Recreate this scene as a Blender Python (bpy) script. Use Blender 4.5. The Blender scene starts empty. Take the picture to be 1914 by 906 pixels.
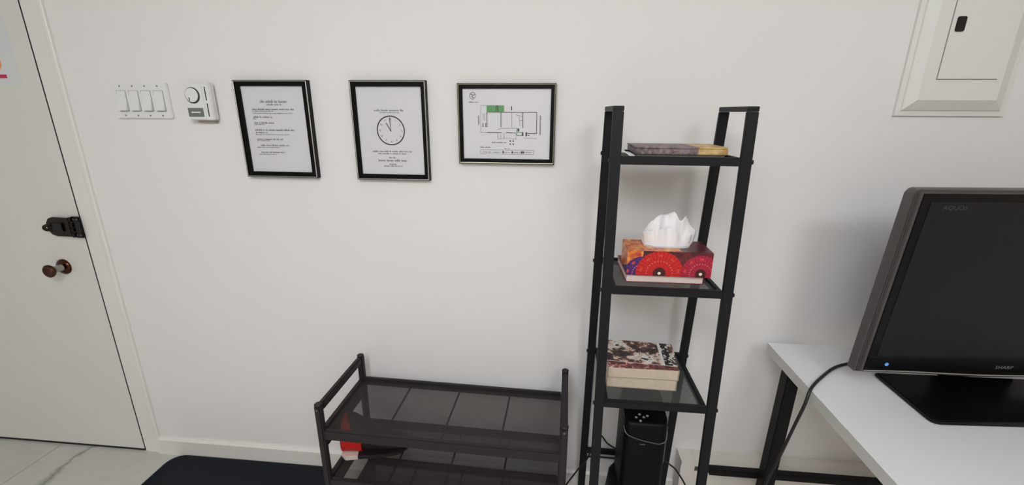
import bpy, bmesh, math, random
from mathutils import Vector, Matrix
random.seed(7)
R = math.radians
scn = bpy.context.scene
col = scn.collection

# ------------------------------------------------------------------ camera
cam_d = bpy.data.cameras.new('camera'); cam = bpy.data.objects.new('camera', cam_d); col.objects.link(cam)
cam_d.sensor_width = 36.0; cam_d.lens = 15.389; cam_d.clip_start = 0.02
YAW, PITCH, ROLL = 0.0953, 0.2897, 0.0058
fw = Vector((-math.sin(YAW)*math.cos(PITCH), math.cos(YAW)*math.cos(PITCH), -math.sin(PITCH)))
rt = Vector((math.cos(YAW), math.sin(YAW), 0)); up = rt.cross(fw)
r2 = rt*math.cos(ROLL) + up*math.sin(ROLL); u2 = -rt*math.sin(ROLL) + up*math.cos(ROLL)
cam.matrix_world = Matrix(((r2.x, u2.x, -fw.x, 0.0), (r2.y, u2.y, -fw.y, -1.4483), (r2.z, u2.z, -fw.z, 1.4595), (0, 0, 0, 1)))
scn.camera = cam

# ------------------------------------------------------------------ world, light, exposure
world = bpy.data.worlds.new('world'); scn.world = world; world.use_nodes = True
world.node_tree.nodes['Background'].inputs[0].default_value = (0.9, 0.92, 1.0, 1)
world.node_tree.nodes['Background'].inputs[1].default_value = 0.3
scn.view_settings.view_transform = 'Standard'; scn.view_settings.look = 'None'
scn.view_settings.gamma = 1.0; scn.view_settings.use_curve_mapping = False
scn.view_settings.exposure = -0.47
LIGHTS = [  # (x, y, dome diameter, watts, colour): glowing dome lamps on the ceiling, the last an added fill
    (0.85, -2.75, 0.80, 47, (0.93, 0.962, 1.0)),
    (-0.35, -2.05, 0.80, 43, (0.93, 0.962, 1.0)),
    (-0.60, -3.70, 0.80, 30, (0.93, 0.962, 1.0)),  # unseen lamp added to fill the shadows between the shelves
]
CEIL = 2.5

# ------------------------------------------------------------------ materials
MATS = {}
def lin(c):
    f = lambda v: (v/255/12.92) if v <= 10 else ((v/255+0.055)/1.055)**2.4
    return (f(c[0]), f(c[1]), f(c[2]), 1)
def mat(name, rgb, rough=0.6, metal=0.0, var=0.06, scale=40, bump=0.0, bscale=200, coat=0.0, spec=0.5):
    if name in MATS: return MATS[name]
    m = bpy.data.materials.new(name); m.use_nodes = True; MATS[name] = m
    nt = m.node_tree; b = nt.nodes['Principled BSDF']
    b.inputs['Roughness'].default_value = rough; b.inputs['Metallic'].default_value = metal
    b.inputs['Coat Weight'].default_value = coat; b.inputs['Specular IOR Level'].default_value = spec
    tc = nt.nodes.new('ShaderNodeTexCoord')
    nz = nt.nodes.new('ShaderNodeTexNoise'); nz.inputs['Scale'].default_value = scale; nz.inputs['Detail'].default_value = 4
    nt.links.new(tc.outputs['Object'], nz.inputs['Vector'])
    mx = nt.nodes.new('ShaderNodeMix'); mx.data_type = 'RGBA'
    c = lin(rgb)
    mx.inputs['A'].default_value = tuple(v*(1-var) for v in c[:3]) + (1,)
    mx.inputs['B'].default_value = tuple(min(1, v*(1+var)) for v in c[:3]) + (1,)
    nt.links.new(nz.outputs['Fac'], mx.inputs['Factor']); nt.links.new(mx.outputs['Result'], b.inputs['Base Color'])
    if bump:
        n2 = nt.nodes.new('ShaderNodeTexNoise'); n2.inputs['Scale'].default_value = bscale; n2.inputs['Detail'].default_value = 3
        nt.links.new(tc.outputs['Object'], n2.inputs['Vector'])
        bp = nt.nodes.new('ShaderNodeBump'); bp.inputs['Strength'].default_value = bump; bp.inputs['Distance'].default_value = 0.002
        nt.links.new(n2.outputs['Fac'], bp.inputs['Height']); nt.links.new(bp.outputs['Normal'], b.inputs['Normal'])
    return m

class NT:
    """small helper to write node maths"""
    def __init__(s, name):
        s.m = bpy.data.materials.new(name); s.m.use_nodes = True; MATS[name] = s.m
        s.nt = s.m.node_tree; s.b = s.nt.nodes['Principled BSDF']; s.out = s.nt.nodes['Material Output']
        tc = s.nt.nodes.new('ShaderNodeTexCoord'); s.obj = tc.outputs['Object']
        sp = s.nt.nodes.new('ShaderNodeSeparateXYZ'); s.nt.links.new(s.obj, sp.inputs[0])
        s.x, s.y, s.z = sp.outputs
    def put(s, sock, v):
        if hasattr(v, 'is_output'): s.nt.links.new(v, sock)
        else: sock.default_value = v
    def math(s, op, a, b=0.0, c=0.0):
        n = s.nt.nodes.new('ShaderNodeMath'); n.operation = op
        s.put(n.inputs[0], a); s.put(n.inputs[1], b); s.put(n.inputs[2], c); return n.outputs[0]
    def noise(s, scale, detail=4, rough=0.5, vec=None, dist=0.0):
        n = s.nt.nodes.new('ShaderNodeTexNoise'); n.inputs['Scale'].default_value = scale; n.inputs['Detail'].default_value = detail
        n.inputs['Roughness'].default_value = rough; n.inputs['Distortion'].default_value = dist
        s.nt.links.new(vec or s.obj, n.inputs['Vector']); return n.outputs['Fac']
    def mix(s, f, a, b):
        n = s.nt.nodes.new('ShaderNodeMix'); n.data_type = 'RGBA'
        s.put(n.inputs['Factor'], f); s.put(n.inputs['A'], a); s.put(n.inputs['B'], b); return n.outputs['Result']
    def ramp(s, f, stops, interp='LINEAR'):
        n = s.nt.nodes.new('ShaderNodeValToRGB'); n.color_ramp.interpolation = interp
        e = n.color_ramp.elements
        while len(e) < len(stops): e.new(0.5)
        for k, (p, c) in enumerate(stops): e[k].position = p; e[k].color = c
        s.put(n.inputs[0], f); return n.outputs['Color']
    def color(s, v): s.put(s.b.inputs['Base Color'], v)
    def rough(s, v): s.put(s.b.inputs['Roughness'], v)

WALL = mat('wall_paint', (231, 229, 228), 0.75, var=0.012, scale=3, bump=0.06, bscale=260)
WALLB = mat('warm_wall_paint', (226, 212, 197), 0.8, var=0.02, scale=3)
CEILM = mat('ceiling_paint', (235, 234, 230), 0.85, var=0.01, scale=3)
DOORM = mat('door_paint', (219, 218, 213), 0.5, var=0.02, scale=6, bump=0.05, bscale=90)
TRIMM = mat('trim_paint', (230, 228, 223), 0.4, var=0.012, scale=8)
BASEM = mat('baseboard_paint', (226, 223, 219), 0.35, var=0.015, scale=12)
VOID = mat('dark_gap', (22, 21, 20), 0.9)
PLAST = mat('white_plastic', (228, 228, 228), 0.35, var=0.01)
PLASTG = mat('grey_label', (112, 113, 110), 0.5)
SLOT = mat('dark_slot', (38, 38, 40), 0.7)
BLACKST = mat('black_steel', (18, 19, 24), 0.5, spec=0.25, var=0.08, scale=25, bump=0.05, bscale=900)
BROWNST = mat('brown_black_steel', (42, 38, 39), 0.5, spec=0.25, var=0.12, scale=18, bump=0.05, bscale=700)
DESKLEG = mat('black_desk_steel', (20, 18, 18), 0.55, spec=0.2)
RUBBER = mat('mat_rubber', (26, 29, 35), 0.75, spec=0.2, var=0.12, scale=60, bump=0.25, bscale=500)
CORDM = mat('black_cord', (24, 23, 24), 0.5)
SCREWM = mat('screw_metal', (120, 118, 112), 0.3, 1.0)
FRAMEB = mat('frame_black', (5, 5, 6), 0.5, spec=0.15)
FRAMES = mat('frame_silver', (196, 194, 190), 0.25, 1.0, var=0.05)
FRAMEG = mat('frame_pale_gold', (176, 172, 150), 0.3, 1.0, var=0.1)
PAPER = mat('paper', (235, 233, 237), 0.8, var=0.015, scale=14)
INK = mat('ink', (40, 40, 44), 0.9)
INKL = mat('ink_light', (84, 85, 89), 0.9)
INKB = mat('ink_black', (30, 30, 34), 0.9)
GREEN = mat('print_green', (98, 166, 106), 0.9)
BRONZE = mat('dark_bronze', (40, 29, 20), 0.3, 0.6, var=0.4, scale=60)
BRONZEK = mat('black_bronze', (18, 15, 14), 0.25, 0.4, var=0.3, scale=60)
COPPER = mat('antique_copper', (84, 54, 42), 0.16, 1.0, var=0.35, scale=90)
STEEL = mat('worn_steel', (168, 164, 158), 0.25, 1.0)
DESKTOP = mat('white_laminate', (229, 229, 231), 0.35, var=0.01)
DESKEDGE = mat('laminate_edge', (206, 204, 200), 0.5, var=0.02)
TVGREY = mat('tv_rim_grey', (86, 83, 81), 0.4, 0.3, var=0.04)
TVBLK = mat('tv_gloss_black', (10, 10, 13), 0.3, var=0.02, spec=0.2)
TVSCR = mat('tv_screen', (27, 26, 31), 0.4, spec=0.2, var=0.03, scale=4)
TVSIL = mat('tv_silver_line', (190, 190, 188), 0.3, 0.8)
TVTXT = mat('tv_logo_grey', (125, 127, 128), 0.5)
TVTXT2 = mat('tv_logo_dim', (64, 64, 68), 0.5)
TOWERM = mat('tower_black', (8, 8, 9), 0.45, spec=0.15, var=0.05)
TOWERT = mat('tower_top_gloss', (8, 8, 10), 0.3, spec=0.2, var=0.03)
TSIL = mat('tower_silver', (118, 116, 112), 0.35, 0.6)
BTN = mat('button_silver', (190, 188, 186), 0.3, 0.5)
PAGES_P = mat('pink_white_pages', (226, 206, 200), 0.8, var=0.05, scale=160)
REDCOV = mat('maroon_cover', (120, 34, 40), 0.4, var=0.1)
ORANGE = mat('sticker_orange', (236, 150, 92), 0.7)
STRED = mat('sticker_red', (186, 48, 84), 0.7)
SHEET = mat('taped_sheet', (214, 216, 218), 0.55, var=0.01)
REDSHOE = mat('red_shoe', (206, 26, 20), 0.5, var=0.1)
BLKSHOE = mat('dark_shoe', (34, 26, 30), 0.6)
SOLE = mat('pale_sole', (214, 196, 190), 0.6)
WHITEP = mat('crumpled_white', (235, 235, 236), 0.7)
HEATM = mat('heater_enamel', (224, 218, 210), 0.4, var=0.02)
LED = bpy.data.materials.new('led_blue'); LED.use_nodes = True
_b = LED.node_tree.nodes['Principled BSDF']; _b.inputs['Base Color'].default_value = (.1, .3, .7, 1)
_b.inputs['Emission Color'].default_value = (.12, .36, .9, 1); _b.inputs['Emission Strength'].default_value = 0.35

def mesh_fabric(name, rgb, clear):
    """fine see-through mesh: threads too small to tell apart"""
    k = NT(name); k.color(lin(rgb)); k.rough(0.6)
    t = k.nt.nodes.new('ShaderNodeBsdfTransparent'); mx = k.nt.nodes.new('ShaderNodeMixShader')
    f = k.math('MULTIPLY_ADD', k.noise(30, 2), 0.04, 1-clear-0.02)
    k.put(mx.inputs[0], f); k.nt.links.new(t.outputs[0], mx.inputs[1]); k.nt.links.new(k.b.outputs[0], mx.inputs[2])
    k.nt.links.new(mx.outputs[0], k.out.inputs[0]); return k.m
RACKMESH = mesh_fabric('rack_mesh', (52, 47, 46), 0.56)
SHELFMESH = mesh_fabric('shelf_mesh', (74, 78, 78), 0.42)

def glass_mat():
    k = NT('picture_glass')
    t = k.nt.nodes.new('ShaderNodeBsdfTransparent'); t.inputs[0].default_value = (.985, .985, .985, 1)
    g = k.nt.nodes.new('ShaderNodeBsdfGlossy'); g.inputs['Roughness'].default_value = 0.05
    fr = k.nt.nodes.new('ShaderNodeFresnel'); fr.inputs[0].default_value = 1.45
    mx = k.nt.nodes.new('ShaderNodeMixShader'); k.nt.links.new(fr.outputs[0], mx.inputs[0])
    k.nt.links.new(t.outputs[0], mx.inputs[1]); k.nt.links.new(g.outputs[0], mx.inputs[2]); k.nt.links.new(mx.outputs[0], k.out.inputs[0])
    return k.m
GLASS = glass_mat()

def marble():
    k = NT('marble_tile')
    w = k.noise(2.2, 5, .6)
    n = k.noise(7, 6, .6)
    # one long vein running with y, plus faint cloudy ones
    cx = k.math('MULTIPLY_ADD', n, 0.16, -2.115)
    d = k.math('ABSOLUTE', k.math('SUBTRACT', k.x, cx))
    wd = k.math('MULTIPLY_ADD', k.noise(16, 3), 0.07, -0.012)
    v = k.math('SMOOTH_MIN', k.math('DIVIDE', d, k.math('MAXIMUM', wd, 0.004)), 1.0, 0.2)
    c2 = k.math('ABSOLUTE', k.math('SUBTRACT', k.noise(1.7, 6, .62, dist=.8), 0.5))
    v2 = k.math('MINIMUM', k.math('MULTIPLY_ADD', c2, 9, 0.62), 1.0)
    base = k.mix(w, lin((190, 190, 183)), lin((201, 200, 194)))
    a = k.mix(v2, lin((184, 185, 180)), base)
    k.color(k.mix(k.math('POWER', v, 0.7), lin((132, 134, 129)), a)); k.rough(0.22)
    return k.m
MARBLE = marble()
GROUT = mat('grout', (104, 102, 94), 0.9)

def pages(name, a, b):
    k = NT(name)
    ws = k.math('SINE', k.math('MULTIPLY', k.z, 2600.0))
    f = k.math('MULTIPLY_ADD', ws, 0.25, k.noise(60, 3)); k.color(k.mix(f, lin(a), lin(b))); k.rough(.85); return k.m
PAGES = pages('cream_pages', (186, 170, 150), (214, 200, 182))

# ------------------------------------------------------------------ mesh helpers
def box(bm, x0, x1, y0, y1, z0, z1, bev=0.0, seg=2):
    vs = [bm.verts.new(p) for p in ((x0,y0,z0),(x1,y0,z0),(x1,y1,z0),(x0,y1,z0),(x0,y0,z1),(x1,y0,z1),(x1,y1,z1),(x0,y1,z1))]
    fs = [bm.faces.new([vs[i] for i in q]) for q in ((3,2,1,0),(4,5,6,7),(0,1,5,4),(1,2,6,5),(2,3,7,6),(3,0,4,7))]
    if bev:
        es = list({e for f in fs for e in f.edges})
        bmesh.ops.bevel(bm, geom=es, offset=bev, segments=seg, affect='EDGES', clamp_overlap=True)
    return bm
def lean(bm, p0, p1, wx, wy, bev=0.0):
    """post from p0 to p1, horizontal ends"""
    vs = []
    for p in (p0, p1):
        for sx, sy in ((-1,-1),(1,-1),(1,1),(-1,1)): vs.append(bm.verts.new((p[0]+sx*wx/2, p[1]+sy*wy/2, p[2])))
    fs = [bm.faces.new([vs[i] for i in q]) for q in ((3,2,1,0),(4,5,6,7),(0,1,5,4),(1,2,6,5),(2,3,7,6),(3,0,4,7))]
    if bev: bmesh.ops.bevel(bm, geom=list({e for f in fs for e in f.edges}), offset=bev, segments=2, affect='EDGES', clamp_overlap=True)
    return bm
def prism(bm, pts, axis, a, b, bev=0.0):
    """polygon pts extruded along axis ('x','y','z') from a to b"""
    def P(q, t): return {'x': (t, q[0], q[1]), 'y': (q[0], t, q[1]), 'z': (q[0], q[1], t)}[axis]
    A = [bm.verts.new(P(q, a)) for q in pts]; B = [bm.verts.new(P(q, b)) for q in pts]
    n = len(pts); fs = [bm.faces.new(A), bm.faces.new(B[::-1])]
    for i in range(n): fs.append(bm.faces.new((A[i], B[i], B[(i+1) % n], A[(i+1) % n])))
    if bev: bmesh.ops.bevel(bm, geom=list(fs[0].edges)+list(fs[1].edges), offset=bev, segments=2, affect='EDGES', clamp_overlap=True)
    bmesh.ops.recalc_face_normals(bm, faces=bm.faces); return bm
def lathe(bm, prof, M=None, n=24):
    """profile [(r, h)] turned about z, then moved by M"""
    rings = []
    for r, h in prof:
        rings.append([bm.verts.new(Vector((r*math.cos(2*math.pi*i/n), r*math.sin(2*math.pi*i/n), h))) for i in range(n)])
    for a, b in zip(rings, rings[1:]):
        for i in range(n): bm.faces.new((a[i], a[(i+1) % n], b[(i+1) % n], b[i]))
    bm.faces.new(rings[0][::-1]); bm.faces.new(rings[-1])
    if M:
        for ring in rings:
            for v in ring: v.co = M @ v.co
    bmesh.ops.recalc_face_normals(bm, faces=bm.faces); return bm
def tube(bm, pts, r, n=10, smooth=True):
    pts = [Vector(p) for p in pts]
    if smooth and len(pts) > 2:
        q = []
        for i in range(len(pts)-1):
            p0 = pts[max(i-1, 0)]; p1 = pts[i]; p2 = pts[i+1]; p3 = pts[min(i+2, len(pts)-1)]
            for s in range(6):
                t = s/6
                q.append(0.5*((2*p1)+(p2-p0)*t+(2*p0-5*p1+4*p2-p3)*t*t+(-p0+3*p1-3*p2+p3)*t**3))
        q.append(pts[-1]); pts = q
    rings = []; prev = None
    for i, p in enumerate(pts):
        d = (pts[min(i+1, len(pts)-1)] - pts[max(i-1, 0)]).normalized()
        ref = prev if prev else (Vector((0,0,1)) if abs(d.z) < .9 else Vector((1,0,0)))
        a = (ref - d*ref.dot(d)).normalized(); b = d.cross(a); prev = a
        rings.append([bm.verts.new(p + r*(a*math.cos(2*math.pi*k/n)+b*math.sin(2*math.pi*k/n))) for k in range(n)])
    for A, B in zip(rings, rings[1:]):
        for k in range(n): bm.faces.new((A[k], A[(k+1) % n], B[(k+1) % n], B[k]))
    bm.faces.new(rings[0][::-1]); bm.faces.new(rings[-1])
    bmesh.ops.recalc_face_normals(bm, faces=bm.faces); return bm
def cyl(bm, c, r, h, axis='y', n=20, bev=0.0):
    """cylinder from c going h along axis"""
    rot = {'z': Matrix(), 'y': Matrix.Rotation(R(-90), 4, 'X'), 'x': Matrix.Rotation(R(90), 4, 'Y')}[axis]
    pr = [(r-bev, 0), (r, bev), (r, h-bev), (r-bev, h)] if bev else [(r, 0), (r, h)]
    return lathe(bm, pr, Matrix.Translation(c) @ rot, n)
def rrect(x0, x1, y0, y1, r, n=6):
    out = []
    for cx, cy, a in ((x1-r, y1-r, 0), (x0+r, y1-r, 90), (x0+r, y0+r, 180), (x1-r, y0+r, 270)):
        for i in range(n+1): t = R(a+90*i/n); out.append((cx+r*math.cos(t), cy+r*math.sin(t)))
    return out
def quad(bm, x0, x1, z0, z1, y):
    bm.faces.new([bm.verts.new(p) for p in ((x0,y,z0),(x1,y,z0),(x1,y,z1),(x0,y,z1))])
def B(): return bmesh.new()

def obj(name, bm, m, parent=None, smooth=False, label=None):
    me = bpy.data.meshes.new(name)
    bmesh.ops.recalc_face_normals(bm, faces=bm.faces)
    bm.to_mesh(me); bm.free()
    if m: me.materials.append(m)
    if smooth:
        for p in me.polygons: p.use_smooth = True
        try: me.set_sharp_from_angle(angle=R(40))
        except Exception: pass
    return link(name, me, parent, label)
def link(name, me, parent=None, label=None):
    o = bpy.data.objects.new(name, me); col.objects.link(o)
    if parent:
        o.parent = parent
        if parent.get('_w', 0): o.matrix_parent_inverse = parent.matrix_basis.inverted()
    if label: o['label'] = label
    return o
def tag(o, label, cat, group=None):
    o['label'] = label; o['category'] = cat
    if group: o['group'] = group
    return o
def thing(name, label, cat, loc, rz=0, group=None, local=False):
    """Empty at the base of the thing; parts are given in world metres unless local"""
    o = bpy.data.objects.new(name, None); col.objects.link(o); o.empty_display_size = .05
    o.location = loc; o.rotation_euler = (0, 0, rz); tag(o, label, cat, group)
    if not local: o['_w'] = 1
    return o
def struct(o): o['kind'] = 'structure'; return o
def text_bm(body, size, align='CENTER', font_shear=0.0):
    cu = bpy.data.curves.new('t', 'FONT'); cu.body = body; cu.size = size; cu.align_x = align; cu.align_y = 'CENTER'; cu.shear = font_shear
    cu.resolution_u = 2
    o = bpy.data.objects.new('t', cu); col.objects.link(o)
    dg = bpy.context.evaluated_depsgraph_get(); me = bpy.data.meshes.new_from_object(o.evaluated_get(dg))
    bm = B(); bm.from_mesh(me); bpy.data.objects.remove(o); bpy.data.curves.remove(cu); bpy.data.meshes.remove(me)
    bmesh.ops.transform(bm, matrix=Matrix.Rotation(R(90), 4, 'X'), verts=bm.verts)   # now faces -y
    return bm
def merge(dst, src, M=None):
    me = bpy.data.meshes.new('x'); 
    if M: bmesh.ops.transform(src, matrix=M, verts=src.verts)
    src.to_mesh(me); src.free(); dst.from_mesh(me); bpy.data.meshes.remove(me)

# ------------------------------------------------------------------ room shell
X0, X1, Y0 = -3.3, 3.3, -4.2
DX0, DX1, DH = -2.60, -1.7745, 2.06        # door opening
bm = B(); box(bm, X0, X1, Y0, 0.0, -0.12, -0.004)
floor = struct(obj('floor', bm, GROUT))
bm = B(); box(bm, X0, DX0, 0, .12, 0, CEIL); box(bm, DX1, X1, 0, .12, 0, CEIL); box(bm, DX0, DX1, 0, .12, DH, CEIL)
struct(obj('wall_back', bm, WALL))
bm = B(); box(bm, X0-.1, X0, Y0, .12, 0, CEIL); struct(obj('wall_left', bm, WALL))
bm = B(); box(bm, X1, X1+.1, Y0, .12, 0, CEIL); struct(obj('wall_right', bm, WALLB))
bm = B(); box(bm, X0-.1, X1+.1, Y0-.1, Y0, 0, CEIL); struct(obj('wall_front', bm, WALLB))
bm = B(); box(bm, X0-.1, X1+.1, Y0-.1, .12, CEIL, CEIL+.1); struct(obj('ceiling', bm, CEILM))
# marble tiles, joints recessed
TX, TW, TL, G = -2.19, 0.62, 1.22, 0.0035
k = math.floor((X0-TX)/TW)
while TX + k*TW < X1:
    x0, x1 = max(X0, TX+k*TW+G/2), min(X1, TX+(k+1)*TW-G/2); j = 0
    off = 0.0 if k % 2 == 0 else -0.61
    y1 = 0.0
    cuts = [0.0] + [off-TL*(i+1) if off == 0 else off-TL*i for i in range(5)]
    for a, b in zip(cuts, cuts[1:]):
        lo = max(Y0, b+G/2)
        if a-G/2 - lo > .02:
            bm = B(); box(bm, x0, x1, lo, a-G/2 if a else 0.0, -.004, 0.0)
            obj('tile', bm, MARBLE, floor)
    k += 1

# door with knob and hasp
bm = B(); box(bm, DX0+.004, DX1-.0065, -.0045, .036, .011, DH-.004, .0015, 1)
door = struct(obj('door_1', bm, DOORM)); door['label'] = 'plain white flush door with a copper knob at the left'
bm = B(); prism(bm, [(DX0, 0), (DX1, 0), (DX1, DH), (DX1-.0063, DH), (DX1-.0063, .0105), (DX0, .0105)], 'y', -.0022, .119); struct(obj('gap_shade', bm, VOID))['label'] = 'dark strip painted as the shade in the gap round the door'  # dark strip painting the shade of the open gap beside and under the door
# casing: flat board round the opening, with an eased outer edge
bm = B(); W_ = .086
prof = [(.0003, .003), (.0003, -.0035), (.0012, -.0042), (.064, -.0060), (.068, -.0105), (.072, -.0120), (.0835, -.0120), (W_, -.0095), (W_, .003)]
prism(bm, [(DX1+q, y) for q, y in prof], 'z', 0, DH+W_)
prism(bm, [(DX0-q, y) for q, y in prof], 'z', 0, DH+W_)
prism(bm, [(y, DH+q) for q, y in prof], 'x', DX0, DX1)
struct(obj('trim_1', bm, TRIMM))['label'] = 'white door casing'
# baseboard with eased top
bm = B(); prism(bm, [(0, 0), (-.014, 0), (-.014, .074), (-.006, .084), (0, .084)], 'x', DX1+.0865, .503)
struct(obj('baseboard_back', bm, BASEM))

# knob
kx, kz = -1.904, .868
def yax(y): return Matrix.Translation((kx, y, kz)) @ Matrix.Rotation(R(90), 4, 'X')
bm = B(); lathe(bm, [(.031, 0), (.031, .004), (.027, .009), (.018, .011), (.014, .013)], yax(-.004), 28)
kn = obj('knob_rose', bm, COPPER, door, True)
bm = B(); lathe(bm, [(.0155, 0), (.0125, .010), (.0125, .030), (.016, .038)], yax(-.013), 20); obj('knob_neck', bm, STEEL, kn, True)
bm = B(); lathe(bm, [(.016, 0), (.0225, .004), (.0255, .009), (.025, .014), (.021, .017), (.018, .0165), (.010, .0145), (.004, .0145)], yax(-.048), 28); obj('door_knob', bm, COPPER, kn, True)
# hasp: hinged plate on the casing, long leaf over the staple on the door
bm = B(); box(bm, -1.800, -1.768, -.0165, -.0115, .992, 1.075, .0015)
hp = obj('hasp_plate', bm, BRONZEK, door)
for hz in (1.003, 1.064):
    for hx in (-1.790, -1.777): bm = B(); cyl(bm, (hx, -.0165, hz), .0035, -.0018, 'y', 10); obj('screw', bm, SCREWM, hp)
for z0, z1 in ((.995, 1.012), (1.016, 1.031), (1.035, 1.051), (1.055, 1.073)): bm = B(); cyl(bm, (-1.802, -.019, z0), .0052, z1-z0, 'z', 12); obj('hinge_knuckle', bm, BRONZEK, hp, True)
bm = B(); pts = [(-1.806, .998), (-1.806, 1.070), (-1.872, 1.072), (-1.890, 1.066), (-1.902, 1.050), (-1.904, 1.034), (-1.900, 1.018), (-1.888, 1.004), (-1.870, .998)]
prism(bm, pts, 'y', -.024, -.016, .0015); leaf = obj('hasp_leaf', bm, BRONZE, door)
bm = B(); prism(bm, [(-1.83, 1.018), (-1.83, 1.052), (-1.868, 1.052), (-1.874, 1.046), (-1.874, 1.024), (-1.868, 1.018)], 'y', -.030, -.0235, .002); obj('hasp_boss', bm, BRONZEK, leaf)
bm = B(); tube(bm, [(-1.884, -.020, 1.043), (-1.893, -.034, 1.041), (-1.897, -.038, 1.034), (-1.893, -.034, 1.025), (-1.884, -.020, 1.023)], .0055, 10); obj('hasp_staple', bm, BRONZE, door, True)

# sheet taped to the door (mostly outside the picture)
sh = thing('paper_notice', 'white sheet with orange and red print taped on the door', 'notice', (-1.98, -.004, 1.538))
bm = B(); box(bm, -2.12, -1.853, -.0052, -.0042, 1.538, 1.93); obj('sheet', bm, SHEET, sh)
bm = B(); box(bm, -2.05, -1.902, -.0056, -.0052, 1.562, 1.574); obj('printed_bar', bm, STRED, sh)
bm = B(); cyl(bm, (-1.935, -.0056, 1.612), .026, .0004, 'y', 24); obj('printed_dot', bm, ORANGE, sh)
bm = B(); box(bm, -1.937, -1.915, -.0059, -.0056, 1.602, 1.607); obj('printed_mark', bm, REDCOV, sh)

# ------------------------------------------------------------------ switch plate
sw = thing('light_switch_panel', 'white four-gang wall plate with four rocker light switches', 'light switch', (-1.411, 0, 1.431))
bm = B(); box(bm, -1.516, -1.308, -.008, 0, 1.431, 1.546, .0018); obj('cover_plate', bm, PLAST, sw)
for i in range(4):
    cx = -1.481 + i*.0460
    bm = B(); box(bm, cx-.0175, cx+.0175, -.0084, -.0076, 1.4545, 1.5225); gp = obj('rocker_recess', bm, mat('recess_grey', (110, 110, 112), .6), sw)
    bm = B(); prism(bm, [(-.0082, 1.5215), (-.0088, 1.5215), (-.0105, 1.489), (-.0185, 1.4565), (-.0082, 1.4565)], 'x', cx-.0162, cx+.0162, .0006); obj('rocker', bm, PLAST, sw)
    for sz in (1.4405, 1.5365):
        bm = B(); cyl(bm, (cx, -.0078, sz), .003, -.0009, 'y', 10); obj('screw', bm, STEEL, sw)

# ------------------------------------------------------------------ thermostat
th = thing('thermostat', 'white line-voltage thermostat with round dial and grey label', 'thermostat', (-1.19, 0, 1.424))
bm = B(); box(bm, -1.225, -1.156, -.012, 0, 1.418, 1.538, .002); obj('back_plate', bm, mat('warm_grey_plastic', (170, 158, 154), .6), th)
bm = B(); box(bm, -1.241, -1.147, -.030, -.008, 1.427, 1.545, .003); obj('housing', bm, PLAST, th)
bm = B(); box(bm, -1.239, -1.174, -.0325, -.0295, 1.430, 1.5435, .001); obj('face_plate', bm, PLAST, th)
bm = B(); cyl(bm, (-1.2092, -.0325, 1.5060), .0258, -.0012, 'y', 36); obj('dial_ring', bm, SLOT, th)
bm = B(); cyl(bm, (-1.2100, -.0325, 1.5070), .0222, -.0035, 'y', 36, .0); dl = obj('dial', bm, PLAST, th, True)
bm = B(); box(bm, -1.2215, -1.2185, -.0366, -.0360, 1.489, 1.5); obj('dial_pointer', bm, SLOT, dl)
bm = B(); box(bm, -1.2345, -1.180, -.0333, -.0325, 1.438, 1.4665); lb = obj('label_plate', bm, PLASTG, th)
bm = B(); box(bm, -1.2235, -1.191, -.0336, -.0333, 1.4505, 1.4545); obj('label_print', bm, PLAST, lb)
for z0, z1 in ((1.490, 1.533), (1.439, 1.481)):
    bm = B(); box(bm, -1.166, -1.1625, -.0305, -.0298, z0, z1); obj('vent_slot', bm, SLOT, th)

th.location.x += .010
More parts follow.
